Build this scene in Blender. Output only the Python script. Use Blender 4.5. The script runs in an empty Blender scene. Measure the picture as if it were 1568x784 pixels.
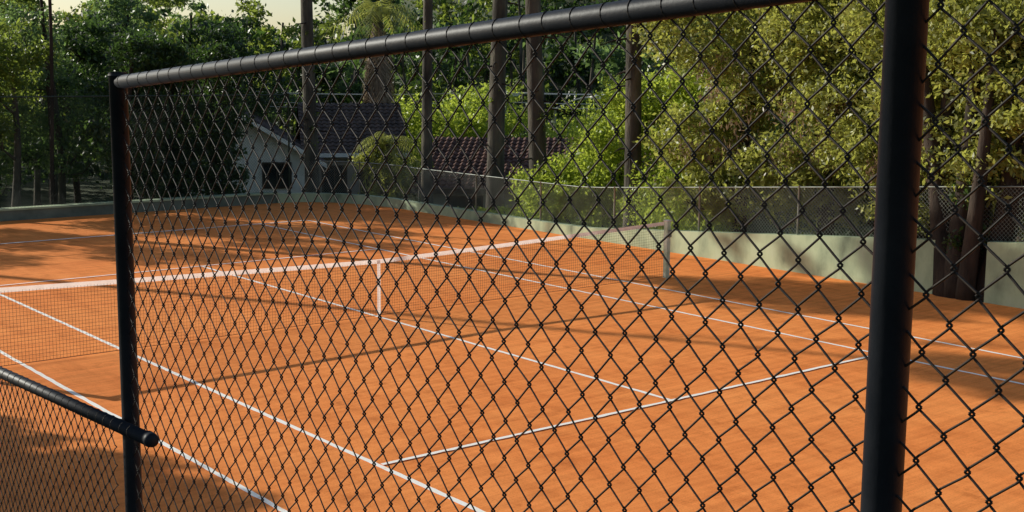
import bpy, math, numpy as np
from mathutils import Vector, Matrix
rng=np.random.default_rng(7)
scene=bpy.context.scene
COL=scene.collection
R=math.radians

# ------------------------------------------------------------------ materials
def newmat(name):
    m=bpy.data.materials.new(name); m.use_nodes=True
    nt=m.node_tree; nt.nodes.clear()
    out=nt.nodes.new('ShaderNodeOutputMaterial')
    return m,nt,out
def N(nt,t,**kw):
    n=nt.nodes.new(t)
    for k,v in kw.items():
        if k in n.inputs: n.inputs[k].default_value=v
        else: setattr(n,k,v)
    return n
def ramp(nt,fac,stops):
    r=nt.nodes.new('ShaderNodeValToRGB'); e=r.color_ramp.elements
    while len(e)<len(stops): e.new(.5)
    for i,(p,c) in enumerate(stops):
        e[i].position=p; e[i].color=(c[0],c[1],c[2],1)
    nt.links.new(fac,r.inputs['Fac']); return r.outputs['Color']
def noise(nt,vec,scale,detail=4,rough=.6):
    n=nt.nodes.new('ShaderNodeTexNoise'); n.inputs['Scale'].default_value=scale
    n.inputs['Detail'].default_value=detail; n.inputs['Roughness'].default_value=rough
    if vec is not None: nt.links.new(vec,n.inputs['Vector'])
    return n.outputs['Fac']
def mapping(nt,scale=(1,1,1),rot=(0,0,0)):
    tc=nt.nodes.new('ShaderNodeTexCoord'); mp=nt.nodes.new('ShaderNodeMapping')
    mp.inputs['Scale'].default_value=scale; mp.inputs['Rotation'].default_value=rot
    nt.links.new(tc.outputs['Object'],mp.inputs['Vector']); return mp.outputs['Vector']
def mixc(nt,a,b,fac,mode='MIX'):
    m=nt.nodes.new('ShaderNodeMix'); m.data_type='RGBA'; m.blend_type=mode
    for s,v in ((m.inputs[6],a),(m.inputs[7],b)):
        if isinstance(v,tuple): s.default_value=(v[0],v[1],v[2],1)
        else: nt.links.new(v,s)
    if isinstance(fac,float): m.inputs[0].default_value=fac
    else: nt.links.new(fac,m.inputs[0])
    return m.outputs[2]
def surf(name,stops,scale=4,rough=.8,bump=0.2,bscale=30,mscale=(1,1,1),spec=.3,detail=5,metal=0,bdist=.01,trans=0):
    m,nt,out=newmat(name); v=mapping(nt,mscale)
    c=ramp(nt,noise(nt,v,scale,detail),stops)
    b=N(nt,'ShaderNodeBsdfPrincipled'); nt.links.new(c,b.inputs['Base Color'])
    b.inputs['Roughness'].default_value=rough; b.inputs['Specular IOR Level'].default_value=spec
    b.inputs['Metallic'].default_value=metal
    if bump:
        bp=N(nt,'ShaderNodeBump'); bp.inputs['Strength'].default_value=bump; bp.inputs['Distance'].default_value=bdist
        nt.links.new(noise(nt,v,bscale,5),bp.inputs['Height']); nt.links.new(bp.outputs[0],b.inputs['Normal'])
    if trans:
        t=N(nt,'ShaderNodeBsdfTranslucent'); nt.links.new(c,t.inputs['Color']); mx=N(nt,'ShaderNodeMixShader'); mx.inputs[0].default_value=trans
        nt.links.new(b.outputs[0],mx.inputs[1]); nt.links.new(t.outputs[0],mx.inputs[2]); nt.links.new(mx.outputs[0],out.inputs[0])
    else: nt.links.new(b.outputs[0],out.inputs[0])
    return m
def leafmat(name,dark,light,trans,tmix=.4,nscale=.6):
    m,nt,out=newmat(name)
    g=N(nt,'ShaderNodeNewGeometry'); v=mapping(nt)
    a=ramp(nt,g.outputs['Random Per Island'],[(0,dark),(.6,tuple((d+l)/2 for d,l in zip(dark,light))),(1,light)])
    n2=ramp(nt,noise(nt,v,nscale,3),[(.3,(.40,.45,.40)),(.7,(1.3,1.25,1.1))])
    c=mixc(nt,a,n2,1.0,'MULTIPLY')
    d=N(nt,'ShaderNodeBsdfPrincipled'); d.inputs['Roughness'].default_value=.42; d.inputs['Specular IOR Level'].default_value=.45
    nt.links.new(c,d.inputs['Base Color'])
    t=N(nt,'ShaderNodeBsdfTranslucent'); tc=mixc(nt,c,trans,.6); nt.links.new(tc,t.inputs['Color'])
    mx=N(nt,'ShaderNodeMixShader'); mx.inputs[0].default_value=tmix
    nt.links.new(d.outputs[0],mx.inputs[1]); nt.links.new(t.outputs[0],mx.inputs[2]); nt.links.new(mx.outputs[0],out.inputs[0])
    return m
def claymat():
    m,nt,out=newmat('clay')
    v=mapping(nt); vs=mapping(nt,(.22,3.4,1),(0,0,R(3))); vd=mapping(nt,(2.6,.25,1),(0,0,R(-12)))
    big=noise(nt,v,.28,6,.65); st=noise(nt,vs,2.4,6,.7); fine=noise(nt,v,55,3,.7); mid=noise(nt,v,2.6,8,.75); dr=noise(nt,vd,1.4,6,.7)
    c=ramp(nt,big,[(.3,(.86,.245,.058)),(.7,(.97,.325,.085))])
    c=mixc(nt,c,ramp(nt,st,[(.35,(.80,.76,.73)),(.60,(1.04,1.05,1.05))]),.85,'MULTIPLY')
    c=mixc(nt,c,ramp(nt,dr,[(.36,(.86,.83,.80)),(.55,(1.02,1.02,1.02))]),.8,'MULTIPLY')
    c=mixc(nt,c,ramp(nt,mid,[(.36,(.76,.72,.68)),(.46,(1,1,1)),(.66,(1.04,1.10,1.16))]),.75,'MULTIPLY')
    c=mixc(nt,c,ramp(nt,fine,[(.30,(.66,.62,.60)),(.45,(1,1,1)),(.75,(1.06,1.14,1.22))]),.85,'MULTIPLY')
    b=N(nt,'ShaderNodeBsdfPrincipled'); nt.links.new(c,b.inputs['Base Color']); b.inputs['Roughness'].default_value=.95
    b.inputs['Specular IOR Level'].default_value=.08
    bp=N(nt,'ShaderNodeBump'); bp.inputs['Strength'].default_value=.22; bp.inputs['Distance'].default_value=.012
    add=N(nt,'ShaderNodeMath',operation='ADD'); nt.links.new(noise(nt,v,14,6,.75),add.inputs[0]); nt.links.new(st,add.inputs[1])
    nt.links.new(add.outputs[0],bp.inputs['Height']); nt.links.new(bp.outputs[0],b.inputs['Normal'])
    nt.links.new(b.outputs[0],out.inputs[0]); return m
def linemat():
    m,nt,out=newmat('court_line_paint'); v=mapping(nt)
    f=noise(nt,v,7,6,.75)
    c=ramp(nt,f,[(.30,(.92,.54,.26)),(.39,(.96,.90,.78)),(.7,(.97,.95,.88))])
    b=N(nt,'ShaderNodeBsdfPrincipled'); nt.links.new(c,b.inputs['Base Color']); b.inputs['Roughness'].default_value=.8
    nt.links.new(b.outputs[0],out.inputs[0]); return m
M_clay=claymat(); M_line=linemat()
M_black=surf('black_painted_steel',[(.3,(.007,.009,.013)),(.7,(.017,.019,.024))],8,.5,.35,60,spec=.16,bdist=.002)
M_wire=surf('black_coated_wire',[(.3,(.010,.009,.008)),(.7,(.028,.019,.013))],20,.6,0,spec=.2)
M_galv=surf('galvanised_wire',[(.3,(.16,.18,.16)),(.7,(.28,.30,.26))],6,.5,0,metal=.3)
M_darkwire=surf('dark_green_wire',[(.3,(.02,.035,.03)),(.7,(.04,.06,.045))],6,.6,0)
M_wall=surf('painted_concrete',[(.30,(.14,.17,.11)),(.42,(.30,.36,.23)),(.55,(.41,.48,.30)),(.72,(.48,.53,.36))],1.5,.85,.4,22,mscale=(1,1,.5),detail=9)
M_dwall=surf('shaded_concrete',[(.3,(.08,.10,.08)),(.7,(.20,.23,.18))],1.5,.9,.4,20)  # dark grey-green of the far wall in shade, painted into the base colour
M_tape=surf('net_tape',[(.3,(.74,.64,.58)),(.7,(.88,.80,.75))],5,.8,.2,40,trans=.45)
M_net=surf('net_cord',[(.3,(.03,.03,.03)),(.7,(.06,.05,.045))],5,.9,0)
M_post=surf('net_post_paint',[(.3,(.35,.48,.30)),(.7,(.80,.82,.70))],6,.5,.1,30)
M_bark=surf('bark',[(.3,(.030,.027,.021)),(.5,(.072,.062,.047)),(.75,(.16,.14,.10))],3,.95,1.0,9,(1,1,.25),bdist=.05)
M_barkd=surf('dark_bark',[(.3,(.016,.012,.009)),(.7,(.060,.042,.030))],4,.95,.9,10,(1,1,.3),bdist=.04)
M_soil=surf('ground_cover',[(.3,(.018,.026,.010)),(.5,(.04,.055,.02)),(.7,(.075,.075,.035))],.9,.95,.5,6,bdist=.08)
M_white=surf('white_render',[(.3,(.66,.64,.57)),(.6,(.84,.81,.73))],1.2,.85,.15,20)
M_beige=surf('beige_render',[(.3,(.36,.32,.26)),(.6,(.52,.46,.38))],1.2,.85,.15,20)
M_tile=surf('roof_tile',[(.3,(.04,.030,.026)),(.5,(.085,.060,.050)),(.75,(.17,.115,.09))],2.4,.8,.6,14,bdist=.03)
M_tile2=surf('red_roof_tile',[(.3,(.05,.026,.020)),(.5,(.12,.060,.044)),(.75,(.20,.11,.08))],2.4,.8,.6,14,bdist=.03)
M_glass=surf('window_glass',[(.3,(.01,.012,.014)),(.7,(.03,.035,.04))],1,.1,0,spec=.6)
M_woodd=surf('dark_wood',[(.3,(.04,.03,.02)),(.7,(.09,.06,.04))],6,.7,.2,30)
M_pole=surf('concrete_pole',[(.3,(.40,.40,.38)),(.7,(.6,.6,.57))],3,.8,.1,20)
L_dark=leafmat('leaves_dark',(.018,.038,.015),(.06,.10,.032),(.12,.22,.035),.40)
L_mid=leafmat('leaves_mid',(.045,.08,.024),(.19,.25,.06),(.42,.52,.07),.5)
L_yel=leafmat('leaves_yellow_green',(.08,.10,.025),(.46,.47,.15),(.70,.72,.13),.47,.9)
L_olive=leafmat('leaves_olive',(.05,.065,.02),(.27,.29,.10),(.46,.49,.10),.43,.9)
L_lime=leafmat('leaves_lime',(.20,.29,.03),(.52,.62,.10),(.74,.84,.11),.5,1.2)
L_blue=leafmat('leaves_haze_tint',(.035,.075,.050),(.13,.20,.10),(.31,.46,.11),.5,.3)  # haze painted into the leaf colour: bluer, paler greens instead of a volume
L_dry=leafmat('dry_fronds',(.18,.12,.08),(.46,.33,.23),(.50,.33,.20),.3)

# ------------------------------------------------------------------ mesh helpers
def link(o,parent=None):
    COL.objects.link(o)
    if parent: o.parent=parent
    return o
def empty(name):
    o=bpy.data.objects.new(name,None); o.empty_display_size=.3; COL.objects.link(o); return o
def mesh_np(name,V,F,mat,parent=None,smooth=False):
    V=np.ascontiguousarray(V,np.float32); F=np.ascontiguousarray(F,np.int32)
    me=bpy.data.meshes.new(name); n,k=F.shape
    me.vertices.add(len(V)); me.vertices.foreach_set('co',V.ravel())
    me.loops.add(n*k); me.loops.foreach_set('vertex_index',F.ravel())
    me.polygons.add(n); me.polygons.foreach_set('loop_start',np.arange(0,n*k,k,dtype=np.int32))
    me.polygons.foreach_set('loop_total',np.full(n,k,np.int32))
    if smooth: me.polygons.foreach_set('use_smooth',np.ones(n,bool))
    me.update(calc_edges=True); me.materials.append(mat)
    return link(bpy.data.objects.new(name,me),parent)
def tubes(P0,P1,r,sides=5):
    P0=np.asarray(P0,float);P1=np.asarray(P1,float);d=P1-P0;L=np.linalg.norm(d,axis=1,keepdims=True);d=d/np.maximum(L,1e-9)
    ref=np.where(np.abs(d[:,2:3])>.9,np.array([[1.,0,0]]),np.array([[0,0,1.]]))
    a=np.cross(d,ref);a/=np.linalg.norm(a,axis=1,keepdims=True);b=np.cross(d,a)
    th=np.arange(sides)*2*math.pi/sides
    ring=a[:,None,:]*np.cos(th)[None,:,None]+b[:,None,:]*np.sin(th)[None,:,None]
    r=np.broadcast_to(np.asarray(r,float),(len(P0),))[:,None,None]
    V=np.concatenate([P0[:,None,:]+ring*r,P1[:,None,:]+ring*r],1)
    n=len(P0);base=(np.arange(n)*2*sides)[:,None,None]
    i=np.arange(sides);j=(i+1)%sides
    f=np.stack([i,j,j+sides,i+sides],1)[None]
    return V.reshape(-1,3),(base+f).reshape(-1,4)
def merge(parts):
    Vs=[];Fs=[];o=0
    for V,F in parts: Vs.append(V);Fs.append(F+o);o+=len(V)
    return np.concatenate(Vs),np.concatenate(Fs)
def sweep(P,rad,sides=12,cap=True):
    P=np.asarray(P,float);n=len(P);rad=np.broadcast_to(rad,(n,))
    T=np.gradient(P,axis=0);T/=np.linalg.norm(T,axis=1,keepdims=True)
    ref=np.array([1.,0,0]) if abs(T[0][0])<.8 else np.array([0,1.,0])
    V=[]
    for i in range(n):
        a=np.cross(T[i],ref);a/=np.linalg.norm(a);b=np.cross(T[i],a)
        th=np.arange(sides)*2*math.pi/sides
        V.append(P[i]+rad[i]*(np.outer(np.cos(th),a)+np.outer(np.sin(th),b)))
    V=np.concatenate(V);F=[]
    for i in range(n-1):
        for k in range(sides):
            k2=(k+1)%sides;F.append((i*sides+k,i*sides+k2,(i+1)*sides+k2,(i+1)*sides+k))
    if cap:
        for i in (0,n-1):
            c=len(V);V=np.vstack([V,P[i]])
            for k in range(sides):
                k2=(k+1)%sides
                F.append((c,i*sides+k2,i*sides+k,c))
    return V,np.array(F)
def clean_mesh(name,V,F,mat,parent=None,smooth=True):
    faces=[tuple(dict.fromkeys(int(i) for i in f)) for f in F]
    me=bpy.data.meshes.new(name);me.from_pydata([tuple(v) for v in V],[],faces);me.update()
    if smooth:
        for p in me.polygons:p.use_smooth=True
    me.materials.append(mat);return link(bpy.data.objects.new(name,me),parent)
def box(name,x0,x1,y0,y1,z0,z1,mat,parent=None,T=None,bev=0):
    V=[(x,y,z) for x in (x0,x1) for y in (y0,y1) for z in (z0,z1)]
    F=[(0,1,3,2),(4,6,7,5),(0,4,5,1),(2,3,7,6),(0,2,6,4),(1,5,7,3)]
    me=bpy.data.meshes.new(name);me.from_pydata(V,[],F);me.update();me.materials.append(mat)
    o=link(bpy.data.objects.new(name,me),parent)
    if T is not None: me.transform(T)
    if bev:
        m=o.modifiers.new('b','BEVEL');m.width=bev;m.segments=2
    return o
def prism(name,loop,ext,mat,parent=None,T=None):
    n=len(loop);V=[Vector(p) for p in loop]+[Vector(p)+Vector(ext) for p in loop]
    F=[tuple(range(n)),tuple(range(2*n-1,n-1,-1))]+[(i,i+n,(i+1)%n+n,(i+1)%n) for i in range(n)]
    me=bpy.data.meshes.new(name);me.from_pydata([tuple(v) for v in V],[],F);me.update();me.materials.append(mat)
    if T is not None: me.transform(T)
    return link(bpy.data.objects.new(name,me),parent)

# ------------------------------------------------------------------ foliage
def leaves(name,clumps,size,mat,parent=None,aspect=.45,flat=0.0,spread=.14):
    Vs=[]
    for (cx,cy,cz,rx,ry,rz,n) in clumps:
        n=int(n);k=max(7,n//60)
        d=rng.normal(size=(k,3));d/=np.linalg.norm(d,axis=1,keepdims=True)
        rad=rng.uniform(.35,1.0,k)**.6*rng.uniform(.85,1.18,k)
        sub=d*rad[:,None]*np.array([rx,ry,rz])+np.array([cx,cy,cz])
        w=rng.uniform(.25,1.7,k);w/=w.sum()
        idx=rng.choice(k,n,p=w);rr=np.array([rx,ry,rz])
        c=sub[idx]+rng.normal(size=(n,3))*rr*spread
        a=rng.normal(size=(n,3));a[:,2]-=flat;a/=np.linalg.norm(a,axis=1,keepdims=True)
        b=rng.normal(size=(n,3));b-=a*(a*b).sum(1,keepdims=True);b/=np.linalg.norm(b,axis=1,keepdims=True)
        s=size*rng.uniform(.5,1.3,n)[:,None]
        a=a*s*.5;b=b*s*.5*aspect
        Vs.append(np.stack([c-a,c-b+a*.1,c+a,c+b+a*.1],1).reshape(-1,3))
    V=np.concatenate(Vs);F=np.arange(len(V)).reshape(-1,4)
    return mesh_np(name,V,F,mat,parent)
def trunkpts(x,y,z0,z1,wob=.15,n=14,lean=(0,0)):
    t=np.linspace(0,1,n);ph=rng.uniform(0,6,4)
    px=x+lean[0]*t+wob*(np.sin(t*4+ph[0])-math.sin(ph[0]))*.6
    py=y+lean[1]*t+wob*(np.sin(t*3.3+ph[1])-math.sin(ph[1]))*.6
    return np.stack([px,py,z0+(z1-z0)*t],1)
def tree(name,x,y,z0,H,r0,clumps,size,lm,bm=None,limbs=True,lean=(0,0),wob=.15,rtop=.35,flat=0,extra=None):
    """clumps relative to base (x,y,z0)"""
    bm=bm or M_bark;e=empty(name)
    P=trunkpts(x,y,z0-.3,z0+H,wob,lean=lean);n=len(P);t=np.linspace(0,1,n)
    rad=r0*(1-(1-rtop)*t)+r0*.35*np.exp(-t*18);parts=[sweep(P,rad,14)]
    if limbs:
        for c in clumps:
            tgt=np.array([x+c[0],y+c[1],z0+c[2]]);k=int(np.clip((c[2]-.35*math.hypot(c[0],c[1])-.5)/H*(n-1),2,n-2))
            s=P[k];m=(s+tgt)/2+np.array([0,0,.15*abs(tgt[2]-s[2])])*-.5+rng.normal(size=3)*.12
            q=[s,s*.55+m*.45,m,m*.45+tgt*.55,tgt];parts.append(sweep(np.array(q),np.linspace(rad[k]*.5,r0*.08,5),7))
            for j in range(4):
                dd=rng.normal(size=3);dd/=np.linalg.norm(dd)
                t2=tgt+dd*np.array(c[3:6])*.8;m2=(m+t2)/2+rng.normal(size=3)*.1
                parts.append(sweep(np.array([m,m2,t2]),np.linspace(r0*.18,r0*.04,3),5))
    V,F=merge(parts);clean_mesh('trunk',V,F,bm,e)
    leaves('crown',[(x+c[0],y+c[1],z0+c[2])+tuple(c[3:]) for c in clumps],size,lm,e,flat=flat)
    if extra: leaves('dry_leaves',[(x+c[0],y+c[1],z0+c[2])+tuple(c[3:]) for c in extra],size*1.1,L_dry,e,aspect=.25,flat=1.2)
    return e

# ------------------------------------------------------------------ terrain
def hgt(x,y):
    terr=np.clip(1.75-.065*(y+12.7),-.3,2.3)
    d=np.maximum(x-9.2,y-16.5)
    low=np.where(d>0,-.05-np.minimum(d,6)/6*2.1,-.03)
    z=np.where(x<-9.0,terr,low)
    z=np.where((x<-9.0)&(y>16.5),np.minimum(terr,-.3-np.minimum(d,6)/6*1.5),z)
    dist=np.hypot(x+10.6,y+16.6);bear=np.degrees(np.arctan2(x+10.6,y+16.6))
    fac=np.clip((bear-28)/12,0,1)
    z=z+np.where((dist>62)&(y>-60),np.minimum((dist-62),110)*(.025+.24*fac),0)
    return z
xs=np.unique(np.concatenate([[-600,-400,-250,-150,-100],np.arange(-70,-10,4.),[-9.02,-8.98,9.0,9.3],np.arange(-9,9,1.5)+.75,np.arange(10,60,2.),np.arange(60,160,6.),[200,300,450,600]]))
ys=np.unique(np.concatenate([[-600,-400,-250,-150,-100],np.arange(-70,-26,4.),np.arange(-26,16,1.5),[16.15,16.55],np.arange(17.5,70,2.),np.arange(70,180,6.),[220,320,450,600]]))
X,Y=np.meshgrid(xs,ys,indexing='ij');Z=hgt(X,Y)
ins=(X>-9)&(X<9.1)&(Y<16.3)
Z=np.where(ins,-.03,Z+rng.normal(size=Z.shape)*.03)
nx,ny=X.shape;I=np.arange(nx*ny).reshape(nx,ny)
F=np.stack([I[:-1,:-1],I[1:,:-1],I[1:,1:],I[:-1,1:]],-1).reshape(-1,4)
mesh_np('terrain',np.stack([X,Y,Z],-1).reshape(-1,3),F,M_soil)

# ------------------------------------------------------------------ court
court=empty('clay_tennis_court')
def sheet(name,x0,x1,y0,y1,z,mat,parent):
    return mesh_np(name,np.array([(x0,y0,z),(x1,y0,z),(x1,y1,z),(x0,y1,z)]),np.array([[0,1,2,3]]),mat,parent)
sheet('clay_surface',-8.95,8.95,-25,16.1,0,M_clay,court)
def wline(name,x0,y0,x1,y1,w,z=.005):
    n=max(8,int(math.hypot(x1-x0,y1-y0)/.12));t=np.linspace(0,1,n)
    dx,dy=x1-x0,y1-y0;L=math.hypot(dx,dy);nx_,ny_=-dy/L,dx/L
    wl=w/2*(1+rng.normal(size=n)*.12);wr=w/2*(1+rng.normal(size=n)*.12)
    A=np.stack([x0+dx*t+nx_*wl,y0+dy*t+ny_*wl,np.full(n,z)],1);B=np.stack([x0+dx*t-nx_*wr,y0+dy*t-ny_*wr,np.full(n,z)],1)
    V=np.concatenate([A,B]);i=np.arange(n-1);mesh_np(name,V,np.stack([i+n,i+n+1,i+1,i],1),M_line,court)
for s in (-1,1):
    wline('singles_sideline',s*4.115,-11.8,s*4.115,11.8,.06)
    wline('doubles_sideline',s*5.485,-11.885,s*5.485,11.885,.06)
    wline('service_line',-4.08,s*6.4,4.08,s*6.4,.058,.0095)
    wline('baseline',-5.45,s*11.885,5.45,s*11.885,.09,.0095)
wline('centre_line',0,-6.37,0,6.37,.06)

# ------------------------------------------------------------------ net
net=empty('tennis_net')
def toph(x): return .914+.156*(np.abs(x)/6.4)**1.15
xx=np.arange(-6.36,6.37,.045);tz=toph(xx)
parts=[tubes(np.stack([xx,0*xx,0*xx+.03],1),np.stack([xx,0*xx,tz-.04],1),.0019,3)]
for k in range(1,20):
    f=k/20.;z=.03+(tz-.07)*f;parts.append(tubes(np.stack([xx[:-1],0*xx[:-1],z[:-1]],1),np.stack([xx[1:],0*xx[1:],z[1:]],1),.0019,3))
V,F=merge(parts);mesh_np('net_mesh',V,F,M_net,net)
n=len(xx);rip=rng.normal(size=n)*.002
V=np.concatenate([np.stack([xx,rip+a,tz+b],1) for a,b in ((0,-.062),(0,.004))]);i=np.arange(n-1)
mesh_np('top_tape',V,np.stack([i,i+1,i+1+n,i+n],1),M_tape,net,True)
mesh_np('centre_strap',np.array([(-.03,-.012,0),(.03,-.012,0),(.03,-.012,.905),(-.03,-.012,.905)]),np.array([[0,1,2,3]]),M_tape,net)
for s in (-1,1):
    box('post_body',s*6.42-.045,s*6.42+.045,-.045,.045,0,1.07,M_post,net,bev=.006)
    box('post_cap',s*6.42-.055,s*6.42+.055,-.055,.055,1.072,1.10,M_white,net,bev=.004)
    box('post_winch',s*6.42-.03,s*6.42+.03,-.09,-.048,.78,.92,M_galv,net,bev=.006)
mesh_np('bottom_cord',*tubes([(-6.36,0,.03)],[(6.36,0,.03)],.004,5),M_net,net)

# ------------------------------------------------------------------ near chain-link fences
def zigzag(y0,y1,ztop,zbot,x,w,h,r,parent):
    """wires zig-zag vertically, mirrored alternately so neighbours hook together"""
    P0=[];P1=[];nW=int(round((y0-y1)/(w/2)));w=2*(y0-y1)/nW
    for i in range(nW):
        ya=y0-i*w/2;yb=ya-w/2;zt=ztop(ya);zb=zbot(ya);m=int((zt-zb)/(h/2))
        k=np.arange(m+1);side=((k+i)%2);gi=i+side
        yc=np.where(side==0,ya,yb);yy=yc+np.where(side==0,.0032,-.0032)
        zz=ztop(yc)-k*h/2
        edge=np.clip(np.minimum(gi,nW-gi)/3.,0,1)
        yy=yy+edge*(.0026*np.sin(gi*12.9+k*7.3)+.006*np.sin(zz*5+gi*.05));zz=zz+.0026*np.cos(gi*5.1+k*3.7)+.006*np.sin(gi*.21+zz*2)
        xo=x+np.where(side==0,-.0022,.0022)+.006*np.sin(gi*.13+zz*1.7)
        nodes=np.stack([xo,yy,zz],1)
        a=nodes[:-1];b=nodes[1:];d=b-a
        mx_=(a[:,0]+b[:,0])/2
        q1=a+d*.11+np.stack([(mx_-a[:,0])*1.5,0*a[:,0],d[:,2]*.05],1);q2=a+d*.89+np.stack([(mx_-b[:,0])*1.5,0*a[:,0],-d[:,2]*.05],1)
        P0+= [a,q1,q2];P1+=[q1,q2,b]
    V,F=tubes(np.concatenate(P0),np.concatenate(P1),r,6)
    return mesh_np('chain_link_mesh',V,F,M_wire,parent,True)
def wraps(ys_,z,x,rr,rw,parent):
    P0=[];P1=[]
    for y in ys_:
        n=14;th=np.linspace(-.3,math.pi*2-.3,n+1);tw=(th-th[0])/(2*math.pi)*.016+rng.normal()*.003
        p=np.stack([x+rr*np.sin(th),y+tw,z(y)+rr*np.cos(th)],1);P0.append(p[:-1]);P1.append(p[1:])
    V,F=tubes(np.concatenate(P0),np.concatenate(P1),rw,5);mesh_np('rail_ties',V,F,M_wire,parent,True)
FX=-9.10
zr=lambda y:3.826-.065*(y+12.7)
def pipe(name,pts,r,mat,parent,sides=28):
    V,F=sweep(np.array(pts,float),r,sides);return clean_mesh(name,V,F,mat,parent)
def pole(name,x,y,z0,z1,r,parent,lean=0):
    pipe(name,[(x,y,z0),(x+lean*.5,y,(z0+z1)/2),(x+lean,y,z1)],r,M_black,parent)
    pipe(name+'_cap',[(x+lean,y,z1),(x+lean,y,z1+.004),(x+lean,y,z1+.014)],[r*1.12,r*1.12,r*.9],M_black,parent)
f1=empty('chain_link_fence')
pole('post',FX,-12.70,1.5,3.845,.028,f1)
pole('post',FX,-15.56,1.7,4.13,.0295,f1)
pole('post',FX,-18.45,1.8,4.33,.028,f1)
pipe('top_rail',[(FX,-12.72,zr(-12.72)-.0),(FX,-14,zr(-14)),(FX,-15.56,zr(-15.56)),(FX,-18.4,zr(-18.4))],.0215,M_black,f1)
W_=.076;H_=.080
zigzag(-12.725,-15.545,lambda y:zr(y)-.012,lambda y:zr(y)-1.95,FX,W_,H_,.0019,f1)
zigzag(-15.575,-18.43,lambda y:zr(y)-.012,lambda y:zr(y)-1.95,FX,W_,H_,.0019,f1)
wraps(np.arange(-12.76,-18.4,-W_),zr,FX,.0217,.0013,f1)
f2=empty('chain_link_fence')
zl=lambda y:2.737+.050*(-12.9-y)*1.0
pipe('top_rail',[(FX-.052,-12.98,zl(-12.98)),(FX-.052,-11.5,zl(-11.5)),(FX-.052,-7.0,zl(-7))],.0215,M_black,f2)
pipe('rail_cap',[(FX-.052,-13.0,zl(-13)),(FX-.052,-12.985,zl(-13)),(FX-.052,-12.96,zl(-13))],[.020,.0235,.0235],M_black,f2)
zigzag(-7.0,-12.68,lambda y:zl(y)-.012,lambda y:zl(y)-1.05,FX-.052,.066,.066,.0018,f2)
wraps(np.arange(-7.05,-12.9,-.066),zl,FX-.052,.0218,.0013,f2)
for y in (-9.8,-7.0): pole('post',FX-.005,y,1.2,zl(y)+.03,.026,f2)
# retaining wall under near fences
ys2=np.linspace(-25,10,36)
V=[];
for y in ys2:
    t=float(np.clip(1.75-.065*(y+12.7),.05,2.3))+.03
    V+=[(-8.97,y,0.0),(-8.97,y,t),(-9.22,y,t),(-9.22,y,0)]
F=[]
for i in range(len(ys2)-1):
    for k in range(4):F.append((i*4+k,i*4+(k+1)%4,(i+1)*4+(k+1)%4,(i+1)*4+k))
clean_mesh('retaining_wall',V,F,M_dwall,None,False)

# ------------------------------------------------------------------ perimeter walls and far fences
def wallstrip(name,pts,tops,th,mat,z0=-.4,parent=None):
    V=[];n=len(pts);P=np.array(pts,float)
    T=np.gradient(P,axis=0);T/=np.linalg.norm(T,axis=1,keepdims=True);Nn=np.stack([T[:,1],-T[:,0]],1)
    for i in range(n):
        a=P[i];b=P[i]+Nn[i]*th;V+=[(a[0],a[1],z0),(a[0],a[1],tops[i]),(b[0],b[1],tops[i]),(b[0],b[1],z0)]
    F=[]
    for i in range(n-1):
        for k in range(4):F.append((i*4+k,i*4+(k+1)%4,(i+1)*4+(k+1)%4,(i+1)*4+k))
    F+=[(3,2,1,0),((n-1)*4,(n-1)*4+1,(n-1)*4+2,(n-1)*4+3)]
    return clean_mesh(name,V,F,mat,parent,False)
wt=lambda y:max(.24,.57+(1-y)*.078)
side=[(8.95,y) for y in np.arange(-25,12.6,1.5)]+[(8.93,13.2),(8.75,14.3),(8.3,15.3),(7.6,15.95),(6.9,16.1)]
sidea=[p for p in side if p[1]>-4.1];sideb=[p for p in side if p[1]<-5.0]
sw=wallstrip('perimeter_wall',[(8.95,-4.05)]+sidea,[wt(-4.05)]+[wt(p[1]) if p[0]>8.94 else .26 for p in sidea],.22,M_wall)
sw2=wallstrip('perimeter_wall',sideb+[(8.95,-5.05)],[wt(p[1]) for p in sideb]+[wt(-5.05)],.22,M_wall)
bw=wallstrip('back_wall',[(6.86,16.1),(3,16.1),(-3,16.1),(-12,16.1)],[.26]*4,.25,M_dwall)
box('wall_coping',-12,6.9,16.06,16.42,.262,.31,M_wall,bw)
def mesh_fence(name,pts,z0f,z1f,pitch,r,mat,postmat,postr,postgap):
    e=empty(name);P=np.array(pts,float);seg=np.linalg.norm(np.diff(P,axis=0),axis=1);S=np.concatenate([[0],np.cumsum(seg)])
    def at(s): return np.array([np.interp(s,S,P[:,0]),np.interp(s,S,P[:,1])])
    L=S[-1];A=[];B=[]
    for sgn in (1,-1):
        for s in np.arange(-3.5,L+3.5,pitch):
            hmax=z1f(0)-z0f(0)+.6
            st=np.arange(0,hmax,.5)
            for a in st:
                sa=s+sgn*a;sb=s+sgn*(a+.5)
                if min(sa,sb)<0 or max(sa,sb)>L: continue
                pa=at(sa);pb=at(sb);za=z0f(sa)+a;zb=z0f(sb)+a+.5;top=z1f((sa+sb)/2)
                if za>=top: continue
                if zb>top:
                    f=(top-za)/(zb-za);pb=pa+(pb-pa)*f;zb=top
                A.append((pa[0],pa[1],za));B.append((pb[0],pb[1],zb))
    V,F=tubes(A,B,r,3);mesh_np('wire_mesh',V,F,mat,e)
    parts=[]
    for s in np.arange(.05,L,postgap):
        p=at(s);parts.append(sweep(np.array([(p[0],p[1],z0f(s)-.2),(p[0],p[1],(z0f(s)+z1f(s))/2),(p[0],p[1],z1f(s)+.03)]),postr,8))
    V,F=merge(parts);clean_mesh('posts',V,F,postmat,e)
    ss=np.arange(0,L,.75);Q=np.array([(*at(s),z1f(s)) for s in ss]);V,F=sweep(Q,postr*.6,6);clean_mesh('top_rail',V,F,postmat,e)
    return e
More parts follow.
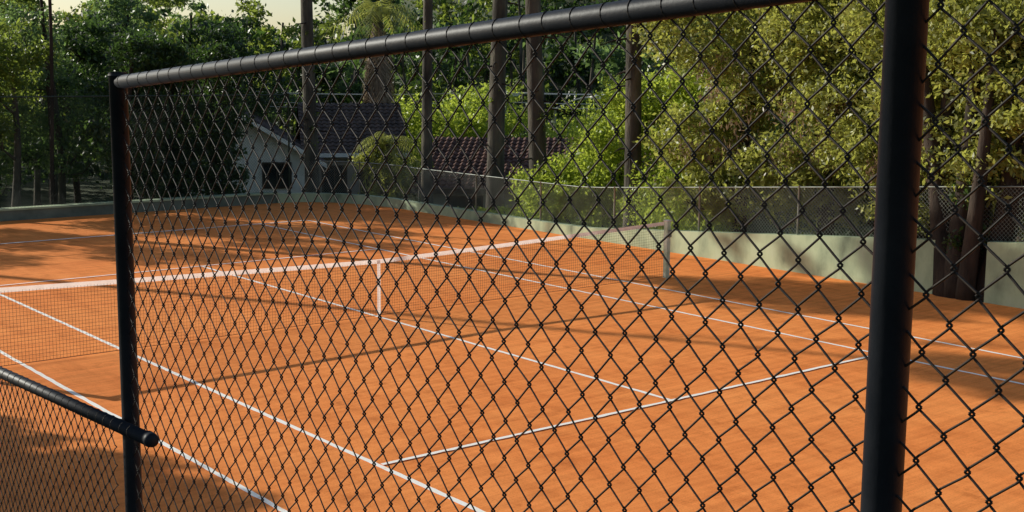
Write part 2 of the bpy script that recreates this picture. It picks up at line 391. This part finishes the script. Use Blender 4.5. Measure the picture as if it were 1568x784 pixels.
sp=[(9.06,y) for y in np.arange(-14,12.6,.75)]+[(9.04,13.2),(8.86,14.35),(8.4,15.4),(7.7,16.1)]
def zs(s): return wt(-14+s) if s<26.5 else .26
mesh_fence('wire_fence',sp,zs,lambda s:max(1.05,zs(s)+.93),.075,.0036,M_galv,M_galv,.022,2.6)
mesh_fence('wire_fence',[(7.4,16.2),(0,16.2),(-12,16.2)],lambda s:.31,lambda s:3.1,.085,.0022,M_darkwire,M_darkwire,.03,5.2)

# ------------------------------------------------------------------ trees: tall trunks beyond the side wall
def whorl(H,spread,n=9):
    c=[]
    for i in range(n):
        a=i*2*math.pi/n+rng.uniform(-.2,.2);rr=spread*rng.uniform(.55,1)
        c.append((rr*math.cos(a),rr*math.sin(a),H+rng.uniform(-.7,.5),.9,.9,.35,700))
    c.append((0,0,H+.4,1.3,1.3,.5,700));return c
for (x,y,z0,r0,wob) in [(9.9,19.3,-.9,.24,.10),(11.1,14.6,-.7,.17,.08),(11.6,11.9,-.9,.26,.14),(11.1,9.3,-.7,.25,.2),(11.1,5.75,-.7,.22,.08)]:
    H=rng.uniform(13,15.5);e=tree('tall_pine_tree',x,y,z0,H,r0,whorl(H-.5,3.2),.22,L_dark,M_bark,wob=wob,rtop=.6)
    parts=[]
    for j in range(14):
        zz=z0+rng.uniform(2.2,9);a=rng.uniform(0,6.28);L=rng.uniform(.15,.7)
        p=np.array([x,y,zz]);d=np.array([math.cos(a),math.sin(a),-.15]);parts.append(sweep(np.array([p,p+d*(r0+L*.5),p+d*(r0+L)+np.array([0,0,-.08])]),[.03,.02,.008],6))
    V,F=merge(parts);clean_mesh('dead_stubs',V,F,M_barkd,e)
    leaves('epiphytes',[(x,y,z0+zz,r0*1.1,r0*1.1,.3,120) for zz in rng.uniform(1.0,8,5)],.11,L_mid,e,aspect=.3)

# ------------------------------------------------------------------ right-hand tree mass beyond the wall
tree('broadleaf_tree',11.5,2.6,-.8,5.4,.20,[(-.6,.8,3.2,1.1,1.1,.8,5000),(.3,-.4,4.3,1.3,1.3,.9,6500),(-.2,1.2,5.6,1.5,1.4,1.1,7500),(.8,-1.2,6.4,1.6,1.5,1.2,6500),(-.6,.2,2.0,1.1,1.2,.7,4000)],.14,L_yel,M_barkd,extra=[(-.7,.2,3.5,1.0,1.3,1.0,1000),(-.4,-.6,5,1.2,1.2,.8,500)])
tree('broadleaf_tree',11.8,.4,-.6,6.0,.22,[(-.9,.3,2.6,1.0,1.2,.7,4500),(-.5,-.6,3.8,1.2,1.3,.8,6000),(-.3,.4,5.1,1.4,1.4,1.0,7500),(.2,-.3,6.5,1.8,1.8,1.3,7500),(.2,.5,1.6,1.1,1.3,.6,3500)],.13,L_yel,M_barkd,extra=[(-.9,0,3.2,1.1,1.4,1.1,1300)])
tree('broadleaf_tree',11.4,-2.2,-.4,6.0,.20,[(-.8,.5,2.8,1.0,1.2,.8,5000),(-.8,-.5,4.0,1.2,1.3,.9,6500),(-.2,.2,5.2,1.4,1.5,1.0,7500),(.0,-.4,1.7,1.1,1.4,.6,4500),(.3,.3,6.6,1.7,1.7,1.2,6500)],.13,L_yel,M_barkd,extra=[(-.9,0,2.6,.9,1.2,.9,800)])
tree('broadleaf_tree',10.6,-4.8,-.2,5.5,.22,[(-.7,.2,2.5,1.0,1.2,.8,5000),(-.7,-.6,3.7,1.1,1.3,.9,6500),(-.6,.4,4.7,1.2,1.3,.9,7000),(-.1,.1,5.9,1.5,1.6,1.1,6500),(-.2,-1.2,1.6,1.0,1.1,.8,4500)],.13,L_yel,M_barkd)
tree('broadleaf_tree',10.9,-7.6,-.1,5.5,.22,[(-.7,.2,2.5,1.1,1.3,.9,5000),(-.7,-.6,3.7,1.3,1.4,1.0,6000),(-.1,.1,5.4,1.5,1.6,1.1,6000)],.14,L_olive,M_barkd)
tree('broadleaf_tree',14.5,1.0,-2,7,.22,[(0,0,3,1.8,2.4,1.3,4500),(0,-1,5,2,2.2,1.2,4500),(.2,1.4,7,2,2.2,1.4,4500),(0,-1.6,7.4,1.8,2,1.3,3500)],.2,L_dark,M_barkd)
tree('broadleaf_tree',13.6,-3.4,-2,7,.22,[(0,0,3,1.6,2.4,1.3,4500),(0,-1,5,1.8,2.2,1.2,4500),(.2,1.4,7,1.8,2.2,1.4,4500)],.2,L_dark,M_barkd)
tree('broadleaf_tree',13.0,-7.4,-2,7,.22,[(0,0,3,1.6,2.4,1.3,4000),(0,-.6,5,1.8,2.2,1.2,4000),(.2,1.0,7,1.8,2.2,1.4,4000)],.2,L_dark,M_barkd)
# multi-stem old tree standing in the wall gap
e=empty('multi_stem_tree');parts=[]
for dx,dy,lx,ly,r in [(0,0,.5,-.3,.22),(-.08,.28,.1,.8,.18),(.1,-.25,.4,-.9,.19),(.25,.1,.9,.4,.15),(-.15,-.1,-.2,-.4,.13),(.0,.40,.2,.3,.17),(.05,-.40,.3,-.2,.16),(-.1,.12,.05,.15,.17)]:
    P=trunkpts(9.15+dx,-4.55+dy,-.1,4.6,.12,12,(lx,ly));parts.append(sweep(P,np.linspace(r*1.3,r*.45,12),10))
V,F=merge(parts);clean_mesh('stems',V,F,M_barkd,e)
leaves('crown',[(9.5,-4.4,4.6,1.0,1.3,.8,5000),(9.2,-5.3,3.4,.7,.9,.7,3000),(9.6,-3.7,3.2,.6,.8,.6,2500),(9.3,-4.6,2.3,.6,1.0,.6,3000)],.13,L_yel,e)
leaves('ivy',[(9.15,-4.5,1.3,.28,.5,.8,1500),(9.6,-4.5,.6,.2,.5,.5,900)],.11,L_dark,e)
def shrub(name,x,y,z0,cl_,size,mat):
    e=empty(name);parts=[]
    for c in cl_:
        parts.append(sweep(np.array([(x,y,z0-.2),(x+c[0]*.4,y+c[1]*.4,z0+c[2]*.5),(x+c[0],y+c[1],z0+c[2])]),[.06,.04,.015],6))
    V,F=merge(parts);clean_mesh('stems',V,F,M_barkd,e)
    leaves('leaves',[(x+c[0],y+c[1],z0+c[2])+tuple(c[3:]) for c in cl_],size,mat,e);return e
shrub('lime_shrub',12.0,8.1,-1.3,[(0,0,1.3,1.5,1.4,1.0,7000),(-.1,.1,2.4,1.35,1.2,.9,7500),(.5,-.5,3.5,1.2,1.2,.9,7000),(1.0,-1.0,4.4,1.1,1.1,.8,6000),(-.9,.8,1.8,1.0,.9,.9,5500)],.13,L_lime)
shrub('lime_shrub',12.8,5.6,-1.3,[(0,0,1.6,1.4,1.4,1.1,6000),(.2,-.1,3.2,1.4,1.4,1.1,7000),(.6,-.4,4.7,1.3,1.3,.9,6000)],.13,L_lime)
shrub('garden_shrub',10.8,3.6,-.6,[(0,0,1.1,.9,1.6,.6,4000),(.6,1.6,1.4,.9,1.0,.7,2500)],.12,L_lime)
shrub('garden_shrub',10.5,10.9,-.6,[(0,0,.45,.6,1.0,.3,2500),(.3,-1.4,.5,.5,.9,.3,2000)],.11,L_lime)
shrub('garden_shrub',15.2,12.4,-1.8,[(0,0,1.0,1.0,1.0,.7,2500),(.8,-1,1.6,1.0,1.0,.7,2500)],.14,L_mid)

def palm(name,x,y,z0,H,r,nf,fl,mat,dry=0,emin=-.3,skirt=.35):
    e=empty(name);P=trunkpts(x,y,z0-.3,z0+H,.1,12);V,F=sweep(P,np.linspace(r*1.2,r*.85,12),12);clean_mesh('trunk',V,F,M_bark,e)
    top=P[-1]
    for (cnt,mt,dr,nm) in ((nf,mat,0,'fronds'),(dry,L_dry,1,'dry_skirt')):
        if not cnt: continue
        Vs=[]
        for i in range(cnt):
            a=rng.uniform(0,2*math.pi);el=rng.uniform(emin,1.3) if not dr else rng.uniform(-1.5,-1.1)
            L=fl*rng.uniform(.7,1.1);m=16;t=np.linspace(0,1,m)
            h=L*np.cos(el)*t if not dr else L*.28*t**.6;zz=L*(np.sin(el)*t-(.75 if not dr else .5)*t**2)
            sp_=np.stack([top[0]+np.cos(a)*h,top[1]+np.sin(a)*h,top[2]-(rng.uniform(0,H*skirt) if dr else 0)+zz],1)
            side_=np.array([-math.sin(a),math.cos(a),0])
            for k in range(1,m):
                for sg in (-1,1):
                    ln=fl*.20*rng.uniform(.7,1.1)*math.sin(math.pi*min(1,(k/m)*.85+.12));tip=sp_[k]+side_*sg*ln+np.array([0,0,-ln*rng.uniform(.3,.8)])+(sp_[k]-sp_[k-1])*1.4
                    w=(sp_[k]-sp_[k-1])*.16
                    Vs.append([sp_[k]-w,sp_[k]+w,tip+w*.2,tip-w*.2])
            for k in range(m-1):
                u=side_*.02;Vs.append([sp_[k]-u,sp_[k]+u,sp_[k+1]+u*.6,sp_[k+1]-u*.6])
        V=np.array(Vs).reshape(-1,3);mesh_np(nm,V,np.arange(len(V)).reshape(-1,4),mt,e)
    return e
palm('palm_tree',12.3,18.4,-1.9,3.3,.14,44,1.6,L_yel,14,-.7)
palm('palm_tree',17.5,27.2,-2,8.0,.22,34,2.4,L_yel,110,.25,.40)
shrub('garden_shrub',12.4,18.7,-2.0,[(0,0,1.2,1.2,1.2,1.0,4500),(.3,-.5,2.2,.9,.9,.8,3500),(-.4,.2,2.9,.7,.7,.6,2000)],.13,L_yel)
shrub('garden_shrub',20.5,27.2,-2.0,[(0,0,2.5,2.2,2.2,1.6,6000),(1.5,-1.2,4.0,1.8,1.8,1.2,6000),(-1.2,1.0,3.4,1.6,1.6,1.2,5000)],.19,L_lime)
shrub('garden_shrub',26,24.0,-1.5,[(0,0,2.2,2.4,2.4,1.5,6000),(2.5,-2.2,2.6,2.2,2.2,1.4,6000)],.19,L_lime)

# ------------------------------------------------------------------ left wood behind the back wall
def bt(x,y,top,rad,n,mat,size=.15,r0=.14,name='broadleaf_tree',low=2.0):
    z0=float(hgt(np.array(x),np.array(y)));c=[]
    k=max(3,int((top-low)/1.0))
    for i in range(k):
        f=(i+.5)/k;zz=low+(top-low)*f-z0;rr=rad*(.75+.35*math.sin(math.pi*f));a=rng.uniform(0,6.28);o=rad*.45
        c.append((o*math.cos(a),o*math.sin(a),zz,rr*.8,rr*.8,.75,n/k))
    return tree(name,x,y,z0,top-z0-.6,r0,c,size,mat,M_barkd if mat is L_dark else M_bark,wob=.25)
bt(.3,19.0,4.8,1.4,8000,L_mid,low=2.0)
bt(.6,22.5,4.6,1.7,9000,L_blue,low=.3)
bt(2.2,21.0,5.4,1.6,10000,L_blue,low=.8)
bt(3.6,18.6,4.6,1.5,14000,L_dark,low=.4)
bt(5.0,18.9,4.4,1.3,13000,L_dark,low=.2)
bt(6.35,19.4,4.3,1.15,12000,L_dark,low=.0)
bt(-2.2,19.4,5.4,1.6,9000,L_blue,low=2.4)
bt(-5.0,18.8,5.0,1.6,9000,L_mid,low=2.4)
bt(-9,19.4,4.6,1.6,9000,L_mid,low=2.2)
bt(1.0,25.5,6.0,1.9,9000,L_mid,size=.2,low=.5)
bt(5.0,27.0,5.4,2.0,10000,L_dark,size=.2,low=.5)
bt(8.4,30.5,6.4,1.9,10000,L_blue,size=.2,low=2.2)
bt(12.2,30.0,5.2,2.0,10000,L_dark,size=.2,low=1.2)
bt(-1.0,30.,6.8,2.4,9000,L_blue,size=.22,low=0)
bt(3.4,34.,7.0,2.4,10000,L_mid,size=.22,low=0)
bt(7.2,38.,7.6,2.4,9000,L_mid,size=.24,low=1)
bt(11.5,37,8.6,2.6,10000,L_mid,size=.22,low=3.)
for x,y in [(.9,17.6),(1.9,20.4),(-.2,18.4)]:
    P=trunkpts(x,y,-.8,9,.2,12);V,F=sweep(P,np.linspace(.06,.035,12),9);st=clean_mesh('slender_tree',V,F,M_barkd,None)
    leaves('crown',[(P[-1][0],P[-1][1],8.9,.8,.8,.5,500)],.2,L_mid,st)
# off-frame trees to the left whose crowns shade the court
tree('broadleaf_tree',-3.4,18.2,-.5,10.3,.24,[(0,0,9.8,1.4,1.4,.8,2600),(.9,-.6,10.7,1.4,1.4,.8,2600),(-1,.6,10.8,1.3,1.3,.8,2200),(0,.2,11.8,1.3,1.3,.7,1800)],.26,L_mid)
tree('broadleaf_tree',-11.7,23.4,-1,15.6,.2,[(0,0,15.6,1.2,1.2,.7,2400),(1.6,-.6,16.4,1.3,1.2,.7,2600),(2.9,.2,15.9,1.1,1.1,.6,2000),(1.4,.4,17.6,1.1,1.1,.6,1600)],.26,L_mid)
tree('broadleaf_tree',-12.9,5.6,.6,4.4,.2,[(0,0,3.6,1.0,1.4,.6,3200),(.7,-.8,4.0,1.0,1.2,.6,3200),(-.6,1.0,4.2,1.1,1.2,.6,2600),(.8,1.0,3.6,.8,.9,.5,2200),(.6,.2,4.5,.9,1.4,.5,2600),(.2,2.4,3.4,.8,1.2,.5,2000)],.2,L_mid)
tree('broadleaf_tree',-12.7,1.6,.8,4.4,.2,[(0,0,3.6,1.0,1.4,.6,2800),(.6,-.8,4.0,1.0,1.2,.6,2800),(.5,1.0,4.3,1.0,1.2,.6,2600),(.9,.2,4.9,.9,1.2,.5,2200)],.2,L_mid)

# ------------------------------------------------------------------ distant forest
cl_d=[];cl_m=[];cl_l=[]
for D in (62,70,80,92,106):
    for b in np.arange(10,68,190./D*1.05):
        bb=math.radians(b+rng.uniform(-.8,.8));d=D+rng.uniform(-4,4);x=-10.6+d*math.sin(bb);y=-16.6+d*math.cos(bb)
        z=float(hgt(np.array(x),np.array(y)));h=rng.uniform(4.5,8.5)*(1.15 if 19<b<33 else 1);rr=rng.uniform(1.8,3.0)
        for q in range(3):
            tup=(x+rng.normal()*1.0,y+rng.normal()*1.0,z+h*(.25+.33*q),rr*(1.1-.15*q),rr*(1.1-.15*q),h*.2,800)
            u=rng.random();(cl_d if u<.5 else cl_m if u<.8 else cl_l).append(tup)
df=empty('distant_forest')
leaves('dark_canopy',cl_d,.45,L_dark,df);leaves('mid_canopy',cl_m,.45,L_blue,df);leaves('light_canopy',cl_l,.40,L_mid,df)
parts=[]
for i in range(60):
    b=math.radians(rng.uniform(14,60));d=rng.uniform(58,78);x=-10.6+d*math.sin(b);y=-16.6+d*math.cos(b);z=float(hgt(np.array(x),np.array(y)))
    parts.append(sweep(trunkpts(x,y,z-.5,z+rng.uniform(6,8.5),.3,8),np.linspace(.15,.06,8),7))
V,F=merge(parts);clean_mesh('tree_trunks',V,F,M_bark,df)

# ------------------------------------------------------------------ houses
def frame(x,y,z,bear):
    s,c=math.sin(R(bear)),math.cos(R(bear));return Matrix(((c,s,0,x),(-s,c,0,y),(0,0,1,z),(0,0,0,1)))
def tiled(name,p00,p10,p01,p11,T,parent,mat=None,nv=14):
    p00,p10,p01,p11=[np.array(p,float) for p in (p00,p10,p01,p11)]
    nrm=np.cross(p10-p00,p01-p00);nrm/=np.linalg.norm(nrm);V=[]
    wid=np.linalg.norm(p10-p00);nu=int(wid/.055)
    for j in range(nv*2):
        row=j//2;v=(row+(j%2)*.999)/nv;off=.035*(1-(j%2))
        for i in range(nu+1):
            u=i/nu;p=(p00*(1-u)+p10*u)*(1-v)+(p01*(1-u)+p11*u)*v
            V.append(p+nrm*(off+.03*math.sin(u*wid*2*math.pi/.22)))
    F=[(j*(nu+1)+i,j*(nu+1)+i+1,(j+1)*(nu+1)+i+1,(j+1)*(nu+1)+i) for j in range(nv*2-1) for i in range(nu)]
    V=np.array(V);V=np.c_[V,np.ones(len(V))]@np.array(T).T
    return clean_mesh(name,V[:,:3],F,mat or M_tile,parent,False)
def window(T,parent,x0,x1,z0,z1,y=0):
    fr=.06
    box('window_glass',x0,x1,y-.01,y+.02,z0,z1,M_glass,parent,T)
    for a in ((x0-fr,x1+fr,z1,z1+fr),(x0-fr,x1+fr,z0-fr,z0),(x0-fr,x0,z0,z1),(x1,x1+fr,z0,z1),((x0+x1)/2-.02,(x0+x1)/2+.02,z0,z1)):
        box('window_frame',a[0],a[1],y-.05,y-.012,a[2],a[3],M_woodd,parent,T)
h1=empty('white_gabled_house');T=frame(9.55,23.6,-1.8,27)
prism('gable_walls',[(-2.3,0,0),(2.3,0,0),(2.3,0,2.65),(0,0,4.0),(-2.3,0,2.65)],(0,7,0),M_white,h1,T)
for s in (-1,1):
    e0=(s*2.85,-.5,2.40);e1=(s*2.85,7.4,2.40);r0=(0,-.5,4.12);r1=(0,7.4,4.12)
    if s>0: tiled('roof_slope',e0,e1,r0,r1,T,h1)
    else: tiled('roof_slope',e1,e0,r1,r0,T,h1)
    prism('barge_board',[(s*2.9,-.56,2.22),(0,-.56,3.96),(0,-.56,4.12),(s*2.9,-.56,2.38)],(0,.05,0),M_white,h1,T)
    prism('soffit',[(s*2.85,-.5,2.28),(0,-.5,4.0),(0,-.5,4.04),(s*2.85,-.5,2.32)],(0,7.8,0),M_woodd,h1,T)
window(T,h1,.75,1.65,1.55,2.35,-.012)
WX=6.0
box('wing_walls',2.32,WX-.5,1.6,6.6,0,2.75,M_beige,h1,T)
tiled('wing_roof_front',(2.1,1.0,2.62),(WX,1.0,2.62),(2.1,4.1,4.35),(WX,4.1,4.35),T,h1)
tiled('wing_roof_back',(WX,7.2,2.62),(2.1,7.2,2.62),(WX,4.1,4.35),(2.1,4.1,4.35),T,h1)
prism('wing_gable',[(WX-.55,1.6,2.76),(WX-.55,6.6,2.76),(WX-.55,4.1,4.2)],(-.2,0,0),M_beige,h1,T)
box('fascia',2.1,WX,.93,.98,2.5,2.64,M_white,h1,T);box('wing_door',4.2,5.1,1.55,1.597,0,2.1,M_woodd,h1,T)
window(T,h1,2.9,3.7,1.1,2.1,1.59)
h2=empty('tiled_roof_house');T=frame(14.9,15.9,-2.2,38)
box('walls',-2.4,5.6,0,5.0,0,2.35,M_beige,h2,T)
tiled('roof_front',(-2.9,-.6,2.25),(6.2,-.6,2.25),(-2.2,2.5,3.75),(6.2,2.5,3.75),T,h2,M_tile2)
tiled('roof_back',(6.2,5.6,2.25),(-2.9,5.6,2.25),(6.2,2.5,3.75),(-2.2,2.5,3.75),T,h2,M_tile2)
prism('gable_end',[(-2.38,0,2.36),(-2.38,5.0,2.36),(-2.38,2.5,3.55)],(.2,0,0),M_beige,h2,T)
prism('gable_end_far',[(5.6,0,2.36),(5.6,5.0,2.36),(5.6,2.5,3.55)],(-.2,0,0),M_beige,h2,T)
box('fascia',-2.9,6.2,-.68,-.63,2.1,2.26,M_woodd,h2,T)
box('chimney',-.2,.1,1.0,1.35,2.6,3.5,M_beige,h2,T)
window(T,h2,-1.6,-.6,1.0,1.9,-.012);window(T,h2,1.2,2.4,1.0,1.9,-.012)

# ------------------------------------------------------------------ utility pole, street lamp, wires
def lampobj(x,y,z0,z1,dx,dy):
    e=empty('street_lamp');V,F=sweep(np.array([(x,y,z0),(x,y,(z0+z1)/2),(x,y,z1)]),[.09,.07,.05],10);clean_mesh('pole',V,F,M_pole,e)
    t=np.linspace(0,1,8);P=np.stack([x+dx*t,y+dy*t,z1+.5*np.sin(t*1.6)],1);V,F=sweep(P,.03,8);clean_mesh('arm',V,F,M_pole,e)
    P=np.array([(x+dx*s,y+dy*s,z1+.5) for s in (.95,1.1,1.25,1.35)]);V,F=sweep(P,[.04,.10,.11,.03],10);clean_mesh('lamp_head',V,F,M_white,e)
lampobj(25.4,25.4,-1.8,2.2,1.2,-1.0)
e=empty('utility_pole');V,F=sweep(np.array([(22.9,25.8,-2),(22.9,25.8,0),(22.9,25.8,3.2)]),[.15,.13,.11],10);clean_mesh('pole',V,F,M_pole,e)
box('crossarm',22.1,23.7,25.74,25.86,2.75,2.87,M_pole,e)
parts=[]
for dz,dx in ((2.9,-.7),(2.9,.7),(2.5,0),(2.3,0)):
    for (x1,y1,z1) in ((44,10,4.6+dz-3),(4,48,4.2+dz-3)):
        t=np.linspace(0,1,24);P=np.stack([22.9+dx+(x1-22.9)*t,25.8+(y1-25.8)*t,dz+(z1-dz)*t-1.0*4*t*(1-t)*.6],1)
        parts.append(sweep(P,.016,5))
V,F=merge(parts);clean_mesh('power_lines',V,F,M_pole,e)

# ------------------------------------------------------------------ light
EL=22.0
sun_dir=Vector((.455,-.89,0)).normalized()*math.cos(R(EL))+Vector((0,0,-math.sin(R(EL))))
sl=bpy.data.lights.new('sun','SUN');sl.energy=5.0;sl.angle=R(.5);sl.color=(1,.97,.86)
so=bpy.data.objects.new('sun',sl);COL.objects.link(so);so.rotation_euler=sun_dir.to_track_quat('-Z','Y').to_euler()
w=bpy.data.worlds.new('World');scene.world=w;w.use_nodes=True;nt=w.node_tree
sky=nt.nodes.new('ShaderNodeTexSky');sky.sky_type='NISHITA';sky.sun_disc=False;sky.sun_elevation=R(EL);sky.sun_rotation=R(-27.1)
nt.links.new(sky.outputs[0],nt.nodes['Background'].inputs[0]);nt.nodes['Background'].inputs[1].default_value=.12

# ------------------------------------------------------------------ camera
yaw,pitch,roll=.6761,-.1462,.0073
f=Vector((math.sin(yaw)*math.cos(pitch),math.cos(yaw)*math.cos(pitch),math.sin(pitch)))
r=Vector((math.cos(yaw),-math.sin(yaw),0));u=r.cross(f)
r2=r*math.cos(roll)+u*math.sin(roll);u2=-r*math.sin(roll)+u*math.cos(roll)
cam=bpy.data.cameras.new('camera');co=bpy.data.objects.new('camera',cam);COL.objects.link(co)
co.matrix_world=Matrix(((r2.x,u2.x,-f.x,-10.6492),(r2.y,u2.y,-f.y,-16.6178),(r2.z,u2.z,-f.z,3.8764),(0,0,0,1)))
cam.sensor_width=36;cam.lens=1941.8/1568*36;cam.clip_start=.05;cam.clip_end=2500
scene.camera=co
scene.view_settings.view_transform='Standard';scene.view_settings.look='None';scene.view_settings.exposure=0
